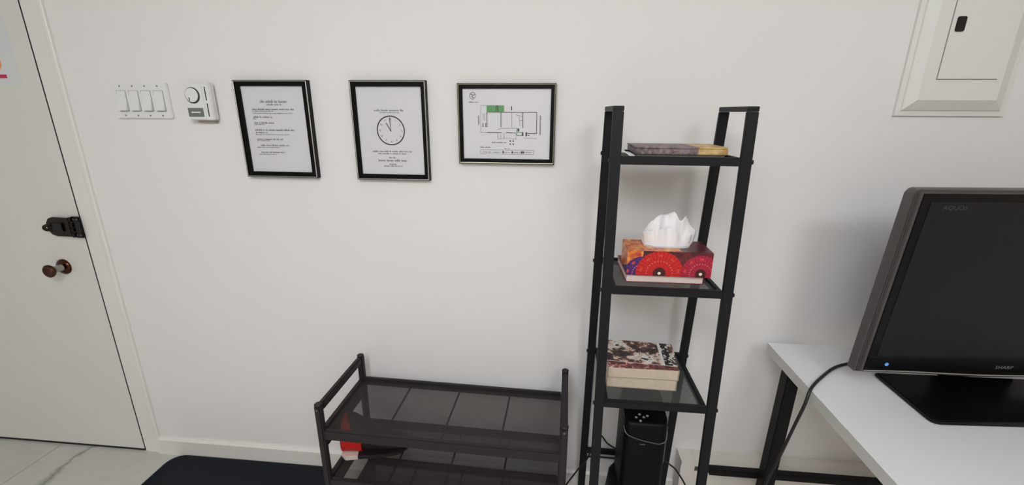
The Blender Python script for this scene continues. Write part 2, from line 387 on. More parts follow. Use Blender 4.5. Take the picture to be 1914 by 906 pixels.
# ------------------------------------------------------------------ framed prints
rng = random.Random(3)
def glyph_rows(rows, y, h, m, pp, name='printed_line'):
    """lines of small letter-like strokes, too blurred in the photograph to read; each line a part"""
    h *= 1.12
    for x0, x1, z in rows:
        bm = B(); x = x0; word = rng.randint(3, 9)
        while x < x1:
            w = h*rng.uniform(.24, .52)
            hh = h*rng.choice((.62, .62, .66, .7, 1.0))
            if word > 0:
                quad(bm, x, min(x+w, x1), z-h/2, z-h/2+hh*.4, y)
                quad(bm, x, min(x+w*.55, x1), z-h/2+hh*.4, z-h/2+hh, y)
                x += w*1.3; word -= 1
            else:
                x += h*.5; word = rng.randint(2, 9)
        o = obj(name, bm, m, pp); o['kind'] = 'stuff'
def picture(label, cx, cz, pw, ph, bw, bh, edge, fill):
    t = thing('picture_frame', label, 'picture frame', (cx, 0, cz-bh/2), group='framed notices on the wall')
    x0, x1, z0, z1 = cx-bw/2, cx+bw/2, cz-bh/2, cz+bh/2
    e = .0045; d = -.021
    # body: deep black outer side
    for n, a in (('side', (x0, x0+.006, z0, z1)), ('side', (x1-.006, x1, z0, z1)), ('side', (x0+.006, x1-.006, z1-.006, z1)), ('side', (x0+.006, x1-.006, z0, z0+.006))):
        bm = B(); box(bm, a[0], a[1], d, -.001, a[2], a[3]); obj('frame_side', bm, FRAMEB, t)
    # bright rounded lip on the outer front edge
    lip = [((x0+.003, d, z0+.003), (x1-.003, d, z0+.003)), ((x0+.003, d, z1-.003), (x1-.003, d, z1-.003)), ((x0+.003, d, z0+.003), (x0+.003, d, z1-.003)), ((x1-.003, d, z0+.003), (x1-.003, d, z1-.003))]
    for a, b in lip:
        bm = B(); tube(bm, [a, b], .0019, 8, False); obj('frame_lip', bm, edge, t, True)
    ix0, ix1, iz0, iz1 = cx-pw/2, cx+pw/2, cz-ph/2, cz+ph/2
    for a in ((x0+.005, ix0, z0+.005, z1-.005), (ix1, x1-.005, z0+.005, z1-.005), (ix0, ix1, iz1, z1-.005), (ix0, ix1, z0+.005, iz0)):
        bm = B(); box(bm, a[0], a[1], -.019, -.003, a[2], a[3], .001, 1); obj('frame_bar', bm, FRAMEB, t)
    bm = B(); box(bm, ix0-.002, ix1+.002, -.0118, -.0105, iz0-.002, iz1+.002); pp = obj('paper', bm, PAPER, t)
    fill(pp, cx, cz, -.0121)
    bm = B(); box(bm, ix0-.001, ix1+.001, -.0150, -.0138, iz0-.001, iz1+.001); obj('glass_pane', bm, GLASS, t)
    return t
def sh_rows(rows, cx, cz): return [(a+cx, b+cx, z+cz) for a, b, z in rows]
def fill1(pp, cx, cz, y):
    bold = [(-.0794,.0672,.0673),(-.0798,-.0117,.0422),(-.0791,-.0081,.0236),(-.0804,.0589,.0008),(-.0792,-.0368,-.0077),(-.0777,.0151,-.03),(-.0678,.0371,-.0502),(-.069,.0165,-.0733)]
    thin = [(-.0805,-.0061,.0611),(-.0777,.0627,.0544),(-.0808,-.0676,.0368),(-.0787,-.0431,.0184),(-.0804,.0397,-.0145),(-.0786,-.0293,-.035),(-.081,.0017,-.0571),(-.0782,-.0152,-.0801)]
    glyph_rows(sh_rows([(-.0477,.0464,.0921)], cx, cz), y, .0075, INKL, pp, 'printed_title'); glyph_rows(sh_rows([(-.026,.0257,.0825)], cx, cz), y, .0055, INKL, pp, 'printed_title')
    glyph_rows(sh_rows(bold, cx, cz), y, .005, INK, pp, 'printed_heading')
    glyph_rows(sh_rows(thin, cx, cz), y, .0036, INKL, pp)
def ring(bm, c, ro, ri, y, n=64):
    for i in range(n):
        a, b = 2*math.pi*i/n, 2*math.pi*(i+1)/n
        bm.faces.new([bm.verts.new((c[0]+r*math.cos(t), y, c[1]+r*math.sin(t))) for r, t in ((ri, a), (ro, a), (ro, b), (ri, b))])
def stroke(bm, p, q, w, y, w2=None):
    d = (Vector(q)-Vector(p)).normalized(); n = Vector((-d.y, d.x)); w2 = w if w2 is None else w2
    bm.faces.new([bm.verts.new((v.x, y, v.y)) for v in (Vector(p)+n*w/2, Vector(p)-n*w/2, Vector(q)-n*w2/2, Vector(q)+n*w2/2)])
def fill2(pp, cx, cz, y):
    c = (cx-.0005, cz+.0032)
    bm = B(); ring(bm, c, .0475, .0438, y); obj('printed_clock_ring', bm, INKB, pp)
    bm = B(); stroke(bm, c, (c[0]-.001, c[1]+.041), .0014, y, .0030); obj('printed_clock_hand', bm, INKB, pp)
    bm = B(); stroke(bm, (c[0]+.001, c[1]-.003), (c[0]-.0145, c[1]+.024), .0028, y, .0026); obj('printed_clock_hand', bm, INKB, pp)
    for h in range(1, 13):
        a = R(90-30*h); s = text_bm(str(h), .0088)
        bmesh.ops.transform(s, matrix=Matrix.Translation((c[0]+.0362*math.cos(a), y, c[1]+.0362*math.sin(a))), verts=s.verts)
        obj('printed_number', s, INK, pp)
    glyph_rows(sh_rows([(-.0525,.0498,.0676)], cx, cz), y, .006, INKL, pp, 'printed_title'); glyph_rows(sh_rows([(-.0333,.0321,.0605)], cx, cz), y, .004, INKL, pp, 'printed_title')
    glyph_rows(sh_rows([(-.0679,.0675,-.0634),(-.0494,.0495,-.0707),(-.0122,.0107,-.0835),(-.0126,.0116,-.1055),(-.0323,.0316,-.1114)], cx, cz), y, .0046, INK, pp); glyph_rows(sh_rows([(-.05,.0518,-.093)], cx, cz), y, .0065, INK, pp)
def fill3(pp, cx, cz, y):
    o = lambda a: (a[0]+cx, a[1]+cz)
    bm = B(); quad(bm, cx-.0632, cx-.0074, cz+.0386, cz+.0581, y); obj('printed_green_area', bm, GREEN, pp)
    for a, b in (((.034,-.012),(.034,-.034)), ((.034,-.034),(.056,-.034)), ((.034,-.024),(.054,-.024))): bm = B(); stroke(bm, o(a), o(b), .0022, y-.0001); obj('printed_green_path', bm, GREEN, pp)
    W = .0021
    for a, b in (((-.0635,.0376),(.097,.0376)), ((.096,.0376),(.0965,-.0273)), ((.097,-.0273),(.0618,-.0276)), ((-.0627,.0376),(-.0625,-.009)),
                 ((-.0176,.0374),(-.0176,-.0091)), ((.0521,.0377),(.0527,-.0109)), ((-.0629,-.0254),(-.0151,-.0252)), ((-.0009,-.025),(.0313,-.026)),
                 ((-.032,.056),(-.032,.040)), ((-.032,.056),(-.027,.056)), ((-.027,.056),(-.027,.040))): bm = B(); stroke(bm, o(a), o(b), W, y-.0002); obj('printed_wall', bm, INK, pp)
    for x0, z0, x1, z1 in ((.0152,.0436,.0180,.0556), (.0360,-.021,.0410,-.012), (.0500,-.034,.0545,-.024), (.062,-.036,.0660,-.023), (.068,-.0345,.074,-.032)): bm = B(); quad(bm, cx+x0, cx+x1, cz+z0, cz+z1, y-.0002); obj('printed_mark', bm, INK, pp)
    # small square with open sides
    for sx in (0, 1):
        for sz in (0, 1):
            px, pz = .0107+sx*.0095, -.0635+sz*.0100
            bm = B(); quad(bm, cx+px, cx+px+.0042, cz+pz, cz+pz+.0044, y-.0002); obj('printed_mark', bm, INK, pp)
    w = .0010
    for a, b in (((-.0816,.0576),(-.0829,-.0253)), ((-.0816,.0576),(-.0632,.0576)), ((-.0829,-.0253),(-.0629,-.0253)), ((.0175,.0375),(.0177,-.0088)),
                 ((-.0279,-.0157),(-.012,-.0117)), ((-.012,-.0117),(.0361,-.0111)), ((-.028,-.0265),(-.028,-.0446)), ((-.028,-.0446),(.0313,-.0446)), ((.0313,-.0446),(.0313,-.026)),
                 ((-.008,-.0265),(-.008,-.0446)), ((-.018,-.032),(-.018,-.0446)), ((.056,-.041),(.097,-.043)), ((.03,.030),(.052,.024)), ((.04,.024),(.044,-.004)), ((.044,.012),(.052,.012)),
                 ((-.0845,-.0801),(.0886,-.0801)), ((-.0845,-.0929),(.0886,-.0929)), ((-.0845,-.0801),(-.0845,-.0929)), ((.0886,-.0801),(.0886,-.0929)),
                 ((-.075,.033),(-.073,.012)), ((-.070,.033),(-.069,.012))): bm = B(); stroke(bm, o(a), o(b), w, y-.0002); obj('printed_plan_line', bm, INKL, pp)
    # hexagon cube emblem
    bm = B(); c = o((-.1074, .0868)); H = [(c[0]+.0098*math.cos(R(90+60*i)), c[1]+.0112*math.sin(R(90+60*i))) for i in range(6)]
    for i in range(6): stroke(bm, H[i], H[(i+1) % 6], .0014, y)
    for i in (1, 3, 5): stroke(bm, c, H[i], .0014, y)
    stroke(bm, (c[0]-.005, c[1]+.006), (c[0]+.005, c[1]+.001), .0014, y); stroke(bm, (c[0]-.005, c[1]-.002), (c[0]+.005, c[1]-.006), .0014, y)
    obj('printed_emblem', bm, INK, pp)
    glyph_rows(sh_rows([(-.1193,-.0873,.0683),(-.0856,-.0529,-.071),(-.0476,-.0001,-.0552)], cx, cz), y, .0046, INK, pp, 'printed_caption')
    glyph_rows(sh_rows([(-.078,-.05,-.0865),(-.042,-.02,-.0865),(-.008,.012,-.0865),(.022,.045,-.0865),(.052,.08,-.0865),(-.006,.012,-.0745)], cx, cz), y, .0038, INKL, pp, 'printed_caption')
    for x, z0, z1 in ((.1083,-.0313,.0272), (-.0887,-.0023,.026), (-.0755, -.008, .004), (-.066,-.008,.004)):
        z = z0; bm = B()
        while z < z1: quad(bm, cx+x-.0021, cx+x+.0021*rng.uniform(.2, 1), cz+z, cz+z+.0018, y); z += .0025
        obj('printed_caption', bm, INK, pp)['kind'] = 'stuff'
    for x in (-.0125, .017, .047, .053): bm = B(); quad(bm, cx+x, cx+x+.004, cz-.0905, cz-.083, y); obj('printed_symbol', bm, INK, pp)
picture('black and silver picture frame holding a page of typed text', -.9325, 1.3968, .216, .279, .2555, .3155, FRAMES, fill1)
picture('black and silver picture frame holding a page with a clock face', -.5385, 1.3955, .216, .279, .2500, .3160, FRAMES, fill2)
picture('wide picture frame holding a floor plan with green areas', -.1575, 1.4210, .279, .216, .3095, .2475, FRAMEG, fill3)

# ------------------------------------------------------------------ electrical panel
ep = thing('electrical_panel', 'white electrical breaker panel with black latch on the wall', 'electrical panel', (1.133, 0, 1.455))
PX0, PX1, PZ0, PZ1 = .986, 1.279, 1.455, 2.0
bm = B()
lv = [(0, 0.0), (0, -.009), (.016, -.0105), (.018, -.016), (.048, -.034)]
rings = []
for ins, y in lv:
    rings.append([bm.verts.new(p) for p in ((PX0+ins*.72, y, PZ0+ins*.9), (PX1-ins*1.1, y, PZ0+ins*.9), (PX1-ins*1.1, y, PZ1-ins), (PX0+ins*.72, y, PZ1-ins))])
for a, b in zip(rings, rings[1:]):
    for i in range(4): bm.faces.new((a[i], a[(i+1) % 4], b[(i+1) % 4], b[i]))
bm.faces.new(rings[-1]); obj('cover', bm, mat('panel_enamel', (226, 226, 222), .4, var=.01), ep)
bm = B(); box(bm, 1.0555, 1.2095, -.0352, -.0338, 1.5525, 1.915); obj('door_gap', bm, mat('panel_gap', (120, 119, 115), .7), ep)
bm = B(); box(bm, 1.0568, 1.2090, -.0368, -.0345, 1.5542, 1.9135, .0008, 1); dr = obj('panel_door', bm, mat('panel_enamel', (0, 0, 0)), ep)
bm = B(); prism(bm, rrect(1.0665, 1.0900, 1.6745, 1.7125, .005, 4), 'y', -.0395, -.0366, .0008); obj('latch', bm, mat('latch_black', (8, 8, 9), .35), dr)

# ------------------------------------------------------------------ baseboard heater
ht = thing('baseboard_heater', 'white electric baseboard heater along the wall under the desk', 'heater', (1.3, -.04, 0))
HX0, HX1 = .505, 2.3
bm = B(); prism(bm, [(0, .03), (0, .222), (-.073, .222), (-.073, .208), (-.066, .203), (-.066, .03)], 'x', HX0, HX0+.05, .001); obj('end_cap', bm, HEATM, ht)
bm = B(); prism(bm, [(0, .03), (0, .222), (-.073, .222), (-.073, .208), (-.066, .203), (-.066, .03)], 'x', HX1-.05, HX1, .001); obj('end_cap', bm, HEATM, ht)
bm = B(); prism(bm, [(0, .205), (0, .2215), (-.072, .2215), (-.072, .207), (-.068, .205)], 'x', HX0+.0502, HX1-.0502); obj('top_hood', bm, HEATM, ht)
bm = B(); prism(bm, [(-.060, .06), (-.060, .176), (-.066, .182), (-.0665, .055), (-.062, .052)], 'x', HX0+.0502, HX1-.0502); obj('front_panel', bm, HEATM, ht)
bm = B(); box(bm, HX0+.0502, HX1-.0502, -.03, 0, .03, .204); obj('back_box', bm, mat('heater_inside', (150, 143, 134), .6), ht)
for hx in (HX0+.02, HX1-.05): bm = B(); box(bm, hx, hx+.03, -.06, -.005, 0, .03); obj('foot', bm, HEATM, ht)

# ------------------------------------------------------------------ black boot tray on the floor
mt = thing('boot_tray', 'black rubber boot tray on the floor by the wall', 'mat', (-1.25, -.2, 0))
MX0, MX1, MY0, MY1 = -1.622, -.868, -.42, -.0165
bm = B(); prism(bm, rrect(MX0+.012, MX1-.012, MY0+.012, MY1-.012, .045), 'z', 0.0005, .004); obj('tray_floor', bm, RUBBER, mt)
bm = B(); oo, ii, i2 = rrect(MX0, MX1, MY0, MY1, .06), rrect(MX0+.010, MX1-.010, MY0+.010, MY1-.010, .05), rrect(MX0+.016, MX1-.016, MY0+.016, MY1-.016, .044)
L = [[bm.verts.new((p[0], p[1], z)) for p in q] for q, z in ((oo, .0005), (oo, .008), (rrect(MX0+.003, MX1-.003, MY0+.003, MY1-.003, .057), .010), (ii, .010), (i2, .0042), (i2, .0005))]
n = len(oo)
for a, b in zip(L, L[1:]+L[:1]):
    for i in range(n): bm.faces.new((a[i], a[(i+1) % n], b[(i+1) % n], b[i]))
obj('tray_rim', bm, RUBBER, mt, True)

# ------------------------------------------------------------------ shoe rack (own axes: x along, y towards the room is negative)
rk = thing('shoe_rack', 'low dark metal shoe rack with three see-through mesh shelves', 'shoe rack', (-.7125, -.046, 0), R(-1.6), local=True)
RW, RD, RH, RP = .786, .312, .584, .022
for x in (0, RW-RP):
    for y in (0, -RD+RP):
        bm = B(); box(bm, x, x+RP, y-RP, y, 0, RH-.004, .004); obj('leg', bm, BROWNST, rk)
        bm = B(); cyl(bm, (x+RP/2, y-RP/2, RH-.006), .0125, .008, 'z', 16, .003); obj('leg_cap', bm, BROWNST, rk, True)
    bm = B(); box(bm, x+.001, x+RP-.001, -RD+RP+.0005, -RP-.0005, RH-.031, RH-.003, .005); obj('arm_rail', bm, BROWNST, rk)
    bm = B(); cyl(bm, (x+RP/2, -RD, RH-.016), .004, -.002, 'y', 10); obj('bolt', bm, SCREWM, rk)
for tz in (.490, .300, .115):
    for x in (0, RW-RP):
        bm = B(); box(bm, x+.003, x+RP-.003, -RD+RP+.0005, -RP-.0005, tz-.072, tz-.002, .002); obj('side_rail', bm, BROWNST, rk)
    bm = B(); box(bm, RP+.0005, RW-RP-.0005, -.018, -.003, tz-.030, tz, .002); obj('back_rail', bm, BROWNST, rk)
    bm = B(); box(bm, RP+.0005, RW-RP-.0005, -RD+.003, -RD+.018, tz-.034, tz, .002); obj('front_rail', bm, BROWNST, rk)
    bm = B(); box(bm, RP-.002, RW-RP+.002, -RD+.0185, -.0185, tz-.0105, tz-.009); obj('mesh_shelf', bm, RACKMESH, rk)
    for fx in (.265, .502, .738):
        bm = B(); tube(bm, [(RW*fx, -.0185, tz-.014), (RW*fx, -RD+.0185, tz-.014)], .0032, 8, False); obj('support_rod', bm, BROWNST, rk, True)

# shoe on the middle tier, left end
so = thing('shoe', 'red and dark shoe with pale sole at the left end of the shoe rack', 'shoe', (-.648, -.216, .2915), R(14), local=True)
bm = B()
sec = [(-.062, .026, .150), (-.05, .036, .165), (-.02, .040, .165), (.02, .040, .13), (.07, .042, .085), (.12, .040, .06), (.155, .026, .045)]
def shoe_sec(bm, secs, z0, k=1.0):
    rings = []
    for x, w, h in secs:
        rings.append([bm.verts.new((x, w*k*math.cos(t)*(1 if s < 1 else .8), z0 + (h-z0)*(.5+.5*math.sin(t)))) for s, t in ((0, 2*math.pi*i/14) for i in range(14))])
    for a, b in zip(rings, rings[1:]):
        for i in range(14): bm.faces.new((a[i], a[(i+1) % 14], b[(i+1) % 14], b[i]))
    bm.faces.new(rings[0][::-1]); bm.faces.new(rings[-1])
shoe_sec(bm, [(a+.002, b, c) for a, b, c in sec[1:]], .016); obj('upper', bm, BLKSHOE, so, True)
bm = B(); shoe_sec(bm, [(-.070, .022, .12), (-.064, .034, .155), (-.045, .0405, .170), (-.018, .044, .150), (.004, .043, .10)], .014); obj('heel_counter', bm, REDSHOE, so, True)
bm = B(); prism(bm, [(-.066, -.02), (-.05, -.036), (0, -.036), (.08, -.043), (.13, -.036), (.157, -.012), (.157, .012), (.13, .036), (.08, .043), (0, .036), (-.05, .036), (-.066, .02)], 'z', 0, .014, .003); obj('sole', bm, BLKSHOE, so, True)
bm = B(); prism(bm, [(-.069, -.022), (-.052, -.0385), (-.012, -.0385), (-.012, .0385), (-.052, .0385), (-.069, .022)], 'z', .0005, .0165, .002); obj('heel_sole', bm, SOLE, so, True)

# ------------------------------------------------------------------ tall shelf unit with sloping legs
SX0, SX1, ST, SDB = .1349, .4693, .0262, .0115
SH = 1.4752
def yf(z): return -.3367 - .0413*(SH-z)
def yb(z): return -.1452 + .0877*(SH-z)
su = thing('shelf_unit', 'tall narrow black metal shelf unit with tapering open sides', 'shelf', (.302, -.2, 0))
for x in (SX0+ST/2, SX1-ST/2):
    for f, s in ((yf, 1), (yb, -1)):
        bm = B(); lean(bm, (x, f(0)+s*SDB/2, 0), (x, f(SH-.0125)+s*SDB/2, SH-.0125), ST, SDB, .0012); obj('leg', bm, BLACKST, su)
    bm = B(); box(bm, x-ST/2, x+ST/2, yf(SH), yb(SH), SH-.0123, SH, .0012); obj('top_bar', bm, BLACKST, su)
IX0, IX1 = SX0+ST, SX1-ST
for zb in (1.337, .9985, .6575):
    a, b = yf(zb)+.0005, yb(zb)-.0005
    bm = B(); box(bm, IX0+.0003, IX1-.0003, a, a+.014, zb, zb+.0205, .001); obj('front_rail', bm, BLACKST, su)
    bm = B(); box(bm, IX0+.0003, IX1-.0003, b-.014, b, zb, zb+.0205, .001); obj('back_rail', bm, BLACKST, su)
    for x0 in (IX0+.0003, IX1-.0123):
        bm = B(); box(bm, x0, x0+.012, a+.0142, b-.0142, zb, zb+.0205, .001); obj('side_rail', bm, BLACKST, su)
    bm = B(); box(bm, IX0+.0125, IX1-.0125, a+.0142, b-.0142, zb+.0135, zb+.0150); obj('mesh_shelf', bm, SHELFMESH, su)
    for x, s in ((SX0, -1), (SX1, 1)):
        for y in (yf(zb)+.006, yb(zb)-.006):
            bm = B(); cyl(bm, (x, y, zb+.010), .0055, s*.0035, 'x', 12, 0); obj('bolt', bm, BLACKST, su)
zb = .206
bm = B(); box(bm, IX0+.0003, IX1-.0003, yb(zb)-.0135, yb(zb)-.0005, zb, zb+.0205, .001); obj('cross_bar', bm, BLACKST, su)
bm = B(); box(bm, IX0+.0003, IX1-.0003, yf(zb)+.0005, yf(zb)+.0135, zb, zb+.0205, .001); obj('cross_bar', bm, BLACKST, su)

# books on the third shelf
def cover_art():
    k = NT('comic_cover')
    n = k.noise(26, 5, .62, dist=1.4); n2 = k.noise(13, 2, .5)
    f = k.math('MULTIPLY_ADD', n2, .55, k.math('MULTIPLY', n, .5))
    a = k.ramp(f, [(0, lin((34, 30, 34))), (.44, lin((52, 46, 50))), (.49, lin((116, 72, 58))), (.53, lin((206, 190, 176))), (.58, lin((226, 222, 218))), (.63, lin((70, 56, 56))), (.7, lin((160, 140, 132)))], 'CONSTANT')
    # title strip by the right edge: black with pale lettering-like marks
    strip = k.math('MULTIPLY', k.math('GREATER_THAN', k.x, .0655), k.math('LESS_THAN', k.x, .0880))
    let = k.math('GREATER_THAN', k.noise(95, 2), .56)
    s = k.mix(let, lin((22, 20, 22)), lin((214, 212, 208)))
    pale = k.math('MULTIPLY', k.math('GREATER_THAN', k.x, .0575), k.math('LESS_THAN', k.x, .0655))
    a = k.mix(pale, a, lin((222, 216, 210)))
    k.color(k.mix(strip, a, s)); k.rough(.4); return k.m
COMIC = cover_art()
def low_cover():
    k = NT('red_brown_cover'); n = k.noise(45, 4, .6, dist=1)
    k.color(k.ramp(n, [(0, lin((92, 50, 54))), (.45, lin((126, 74, 78))), (.53, lin((176, 92, 76))), (.6, lin((224, 206, 200)))], 'CONSTANT')); k.rough(.4); return k.m
LOWC = low_cover()
TANC = mat('tan_cover', (176, 158, 138), .6, var=.1)
def book(label, loc, rz, w, d, h, cov, pag, group, cover_t=.0012, low=None):
    t = thing('book', label, 'book', loc, rz, group, local=True)
    bm = B(); box(bm, -w/2+.001, w/2-.003, -d/2+.001, d/2-.001, cover_t+.0002, h-cover_t-.0002, .0006, 1); obj('pages', bm, pag, t)
    bm = B(); box(bm, -w/2, w/2, -d/2, d/2, h-cover_t, h, .0004, 1); obj('front_cover', bm, cov, t)
    bm = B(); box(bm, -w/2, w/2, -d/2, d/2, 0, cover_t, .0004, 1); obj('back_cover', bm, low or cov, t)
    bm = B(); box(bm, w/2-.0028, w/2, -d/2, d/2, cover_t+.0001, h-cover_t-.0001); obj('spine', bm, low or cov, t)
    return t
Z3 = .6575+.0151
book('thick cream-paged book, lower of the two on the bottom shelf', (.2785, -.226, Z3), R(-1), .202, .132, .0345, TANC, PAGES, 'books on the bottom shelf')
bb = book('thick illustrated book on top of another on the bottom shelf', (.2790, -.227, Z3+.0346), R(.5), .204, .134, .0345, LOWC, PAGES, 'books on the bottom shelf', low=TANC)
tb = thing('magazine', 'thin comic with black and white cover lying on the two thick books', 'magazine', (.2835, -.2065, Z3+.0693), R(-4), local=True)
bm = B(); prism(bm, rrect(-.104, .104, -.062, .064, .003, 3), 'z', 0.0032, .0052); obj('cover', bm, COMIC, tb)
bm = B(); box(bm, -.102, .102, -.060, .062, .0, .0031); obj('pages', bm, mat('grey_pages', (196, 186, 180), .8), tb)

# white book under the tissue box
Z2 = .9985+.0151
bk = thing('book', 'white-edged book with maroon cover lying under the tissue box', 'book', (.306, -.216, Z2), R(.6), local=True)
bm = B(); box(bm, -.1, .1025, -.082, .082, .0017, .0213, .0008, 1); obj('pages', bm, PAGES_P, bk)
bm = B(); box(bm, -.1025, .105, -.083, .083, .0214, .0232, .0005, 1); obj('front_cover', bm, REDCOV, bk)
bm = B(); box(bm, -.1025, .105, -.083, .083, 0, .0016, .0005, 1); obj('back_cover', bm, REDCOV, bk)
bm = B(); box(bm, .1030, .105, -.083, .083, .0017, .0213); obj('spine', bm, REDCOV, bk)

# tissue box
def tissue_print():
    k = NT('tissue_box_print')   # object axes: x along the front, z up, origin at the box base centre
    def fan(cx, cz, r, c1, c2):
        dx, dz = k.math('SUBTRACT', k.x, cx), k.math('SUBTRACT', k.math('SUBTRACT', k.z, cz), k.math('MULTIPLY', k.math('ADD', k.y, .055), -.35))
        d = k.math('SQRT', k.math('ADD', k.math('MULTIPLY', dx, dx), k.math('MULTIPLY', dz, dz)))
        ang = k.math('ARCTAN2', dz, dx)
        rib = k.math('MULTIPLY_ADD', k.math('SINE', k.math('MULTIPLY', ang, 34.0)), .5, .5)
        colr = k.mix(k.math('MULTIPLY', rib, .8), c1, c2)
        spots = k.math('MULTIPLY', k.math('GREATER_THAN', k.math('SINE', k.math('MULTIPLY', ang, 26.0)), .35), k.math('LESS_THAN', k.math('ABSOLUTE', k.math('SUBTRACT', d, r*.55)), .0013))
        colr = k.mix(spots, colr, lin((226, 120, 110)))
        spots2 = k.math('MULTIPLY', k.math('GREATER_THAN', k.math('SINE', k.math('MULTIPLY', ang, 9.0)), .55), k.math('LESS_THAN', k.math('ABSOLUTE', k.math('SUBTRACT', d, r*.80)), .0028))
        colr = k.mix(spots2, colr, lin((206, 64, 58)))
        colr = k.mix(k.math('LESS_THAN', d, r*.27), colr, lin((66, 14, 18)))
        pearl = k.math('LESS_THAN', d, .0042)
        colr = k.mix(pearl, colr, lin((244, 226, 206)))
        return k.math('LESS_THAN', d, r), colr
    n = k.noise(36, 3, .6)
    base = k.ramp(n, [(0, lin((40, 16, 22))), (.45, lin((74, 26, 34))), (.6, lin((110, 34, 40))), (.75, lin((58, 20, 34)))])
    # orange batik at the left, dark purple folded fan behind
    orange = k.ramp(k.noise(60, 3, .6), [(.3, lin((176, 52, 34))), (.5, lin((214, 110, 52))), (.62, lin((232, 176, 92)))])
    c = k.mix(k.math('LESS_THAN', k.math('ADD', k.x, k.math('MULTIPLY', n, .02)), -.062), base, orange)
    top = k.math('MULTIPLY', k.math('GREATER_THAN', k.z, .0695), k.math('LESS_THAN', k.x, .03))
    c = k.mix(top, c, orange)
    m, f = fan(-.068, .004, .050, lin((52, 22, 86)), lin((96, 40, 120))); c = k.mix(k.math('MULTIPLY', m, k.math('LESS_THAN', k.z, .069)), c, f)
    m, f = fan(-.024, .008, .062, lin((176, 14, 22)), lin((214, 34, 30))); c = k.mix(k.math('MULTIPLY', m, k.math('LESS_THAN', k.z, .069)), c, f)
    m, f = fan(.083, .010, .052, lin((150, 16, 46)), lin((190, 32, 66))); c = k.mix(k.math('MULTIPLY', m, k.math('LESS_THAN', k.z, .069)), c, f)
    k.color(c); k.rough(.3); return k.m
tz = thing('tissue_box', 'red patterned tissue box with a white tissue pulled up', 'tissue box', (.3145, -.253, Z2+.0233), R(-.6), local=True)
bm = B(); W, D, H = .111, .055, .070
box(bm, -W, W, -D, D, 0, H, .0015); obj('carton', bm, tissue_print(), tz)
bm = B(); prism(bm, [(.062*math.cos(t), -.002+.024*math.sin(t)) for t in [2*math.pi*i/24 for i in range(24)]], 'z', H+.0002, H+.0006); obj('slot_film', bm, mat('slot_film', (208, 204, 206), .3), tz)
bm = B(); NU, NV = 36, 14; grid = []
for v in range(NV+1):
    row = []; t = v/NV
    for u in range(NU+1):
        s = u/NU*2-1
        wd = .060 + .012*t*(1-t)*2
        top = .078 + .014*math.cos(2.2*(s-.15)) - .012*math.exp(-((s-.42)/.16)**2) - .030*max(0, abs(s)-.7)/.3 + .004*math.sin(13*s)
        x = s*wd + .016*t*s*max(0, s) + .004*t*math.sin(5*s+1) - .006*t*max(0, -s)
        y = -.010*math.cos(s*1.57)*(1-t) + .010*math.sin(6*s+2.0*t)*(.25+.75*t) + .004*math.sin(15*s-3*t)*t
        z = H+.0006 + top*t
        row.append(bm.verts.new((x, y-.002, z)))
    grid.append(row)
for v in range(NV):
    for u in range(NU): bm.faces.new((grid[v][u], grid[v][u+1], grid[v+1][u+1], grid[v+1][u]))
tis = NT('tissue_paper'); tis.color(lin((236, 234, 235))); tis.rough(.9); tis.b.inputs['Subsurface Weight'].default_value = 0.0
tp = obj('tissue', bm, tis.m, tz, True); md = tp.modifiers.new('thick', 'SOLIDIFY'); md.thickness = .0006
bm = B(); grid = []
for v in range(NV+1):
    row = []; t = v/NV
    for u in range(NU+1):
        s = u/NU*2-1
        top = .044 + .010*math.sin(3.0*s+2.0) + .004*math.cos(7*s)
        row.append(bm.verts.new((s*(.060+.006*t)-.004*t, -.018*math.cos(s*1.45)*(1-.5*t) - .008*t + .006*math.sin(11*s+1)*t, H+.0006+top*t)))
    grid.append(row)
for v in range(NV):
    for u in range(NU): bm.faces.new((grid[v][u], grid[v][u+1], grid[v+1][u+1], grid[v+1][u]))
tp = obj('tissue_fold', bm, tis.m, tz, True); md = tp.modifiers.new('thick', 'SOLIDIFY'); md.thickness = .0006

# things on the top shelf
Z1 = 1.337+.0151
def worn():
    k = NT('worn_cover'); n = k.noise(55, 4, .65, dist=.6)
    a = k.ramp(n, [(.3, lin((70, 58, 62))), (.45, lin((108, 92, 96))), (.55, lin((148, 128, 126))), (.68, lin((120, 116, 140)))])
    tan = k.ramp(k.noise(40, 3), [(.35, lin((176, 138, 84))), (.6, lin((222, 190, 130)))])
    f = k.math('GREATER_THAN', k.math('ADD', k.x, k.math('MULTIPLY', n, .012)), .046)
    k.color(k.mix(f, a, tan)); k.rough(.5); return k.m
WORN = worn()
gb = thing('booklet', 'thin dark green booklet at the bottom of the pile on the top shelf', 'booklet', (.315, -.228, Z1), R(-1.5), local=True)
bm = B(); box(bm, -.107, .106, -.068, .068, 0, .0052, .0006, 1); obj('pages', bm, mat('olive_pages', (96, 96, 82), .6, var=.25, scale=50), gb)
bm = B(); box(bm, -.109, .108, -.070, .070, .0053, .0068, .0005, 1); obj('cover', bm, mat('dark_cover', (52, 50, 46), .5), gb)
wb = thing('magazine', 'worn brown magazine with a tan end on the top shelf', 'magazine', (.316, -.226, Z1+.0069), R(1.0), local=True)
bm = B(); box(bm, -.112, .112, -.070, .070, .0, .0150, .002, 2); obj('pages', bm, WORN, wb)
bm = B(); prism(bm, [(-.113, -.071), (.040, -.071), (.108, -.071), (.1135, -.062), (.1135, .071), (-.113, .071)], 'z', .0151, .0185, .0008); obj('cover', bm, WORN, wb)
cp = thing('paper_scrap', 'crumpled white paper strip at the left end of the top shelf', 'paper', (.186, -.272, Z1), R(-24), local=True)
bm = B(); NN = 14; rows = []
for u in range(NN+1):
    s = u/NN; rows.append([bm.verts.new((s*.044-.022, w, .001+.021*(1-s)**1.3*(1-.25*abs(w)/.016)+.0022*math.sin(9*s+w*200))) for w in (-.016, -.008, 0, .008, .016)])
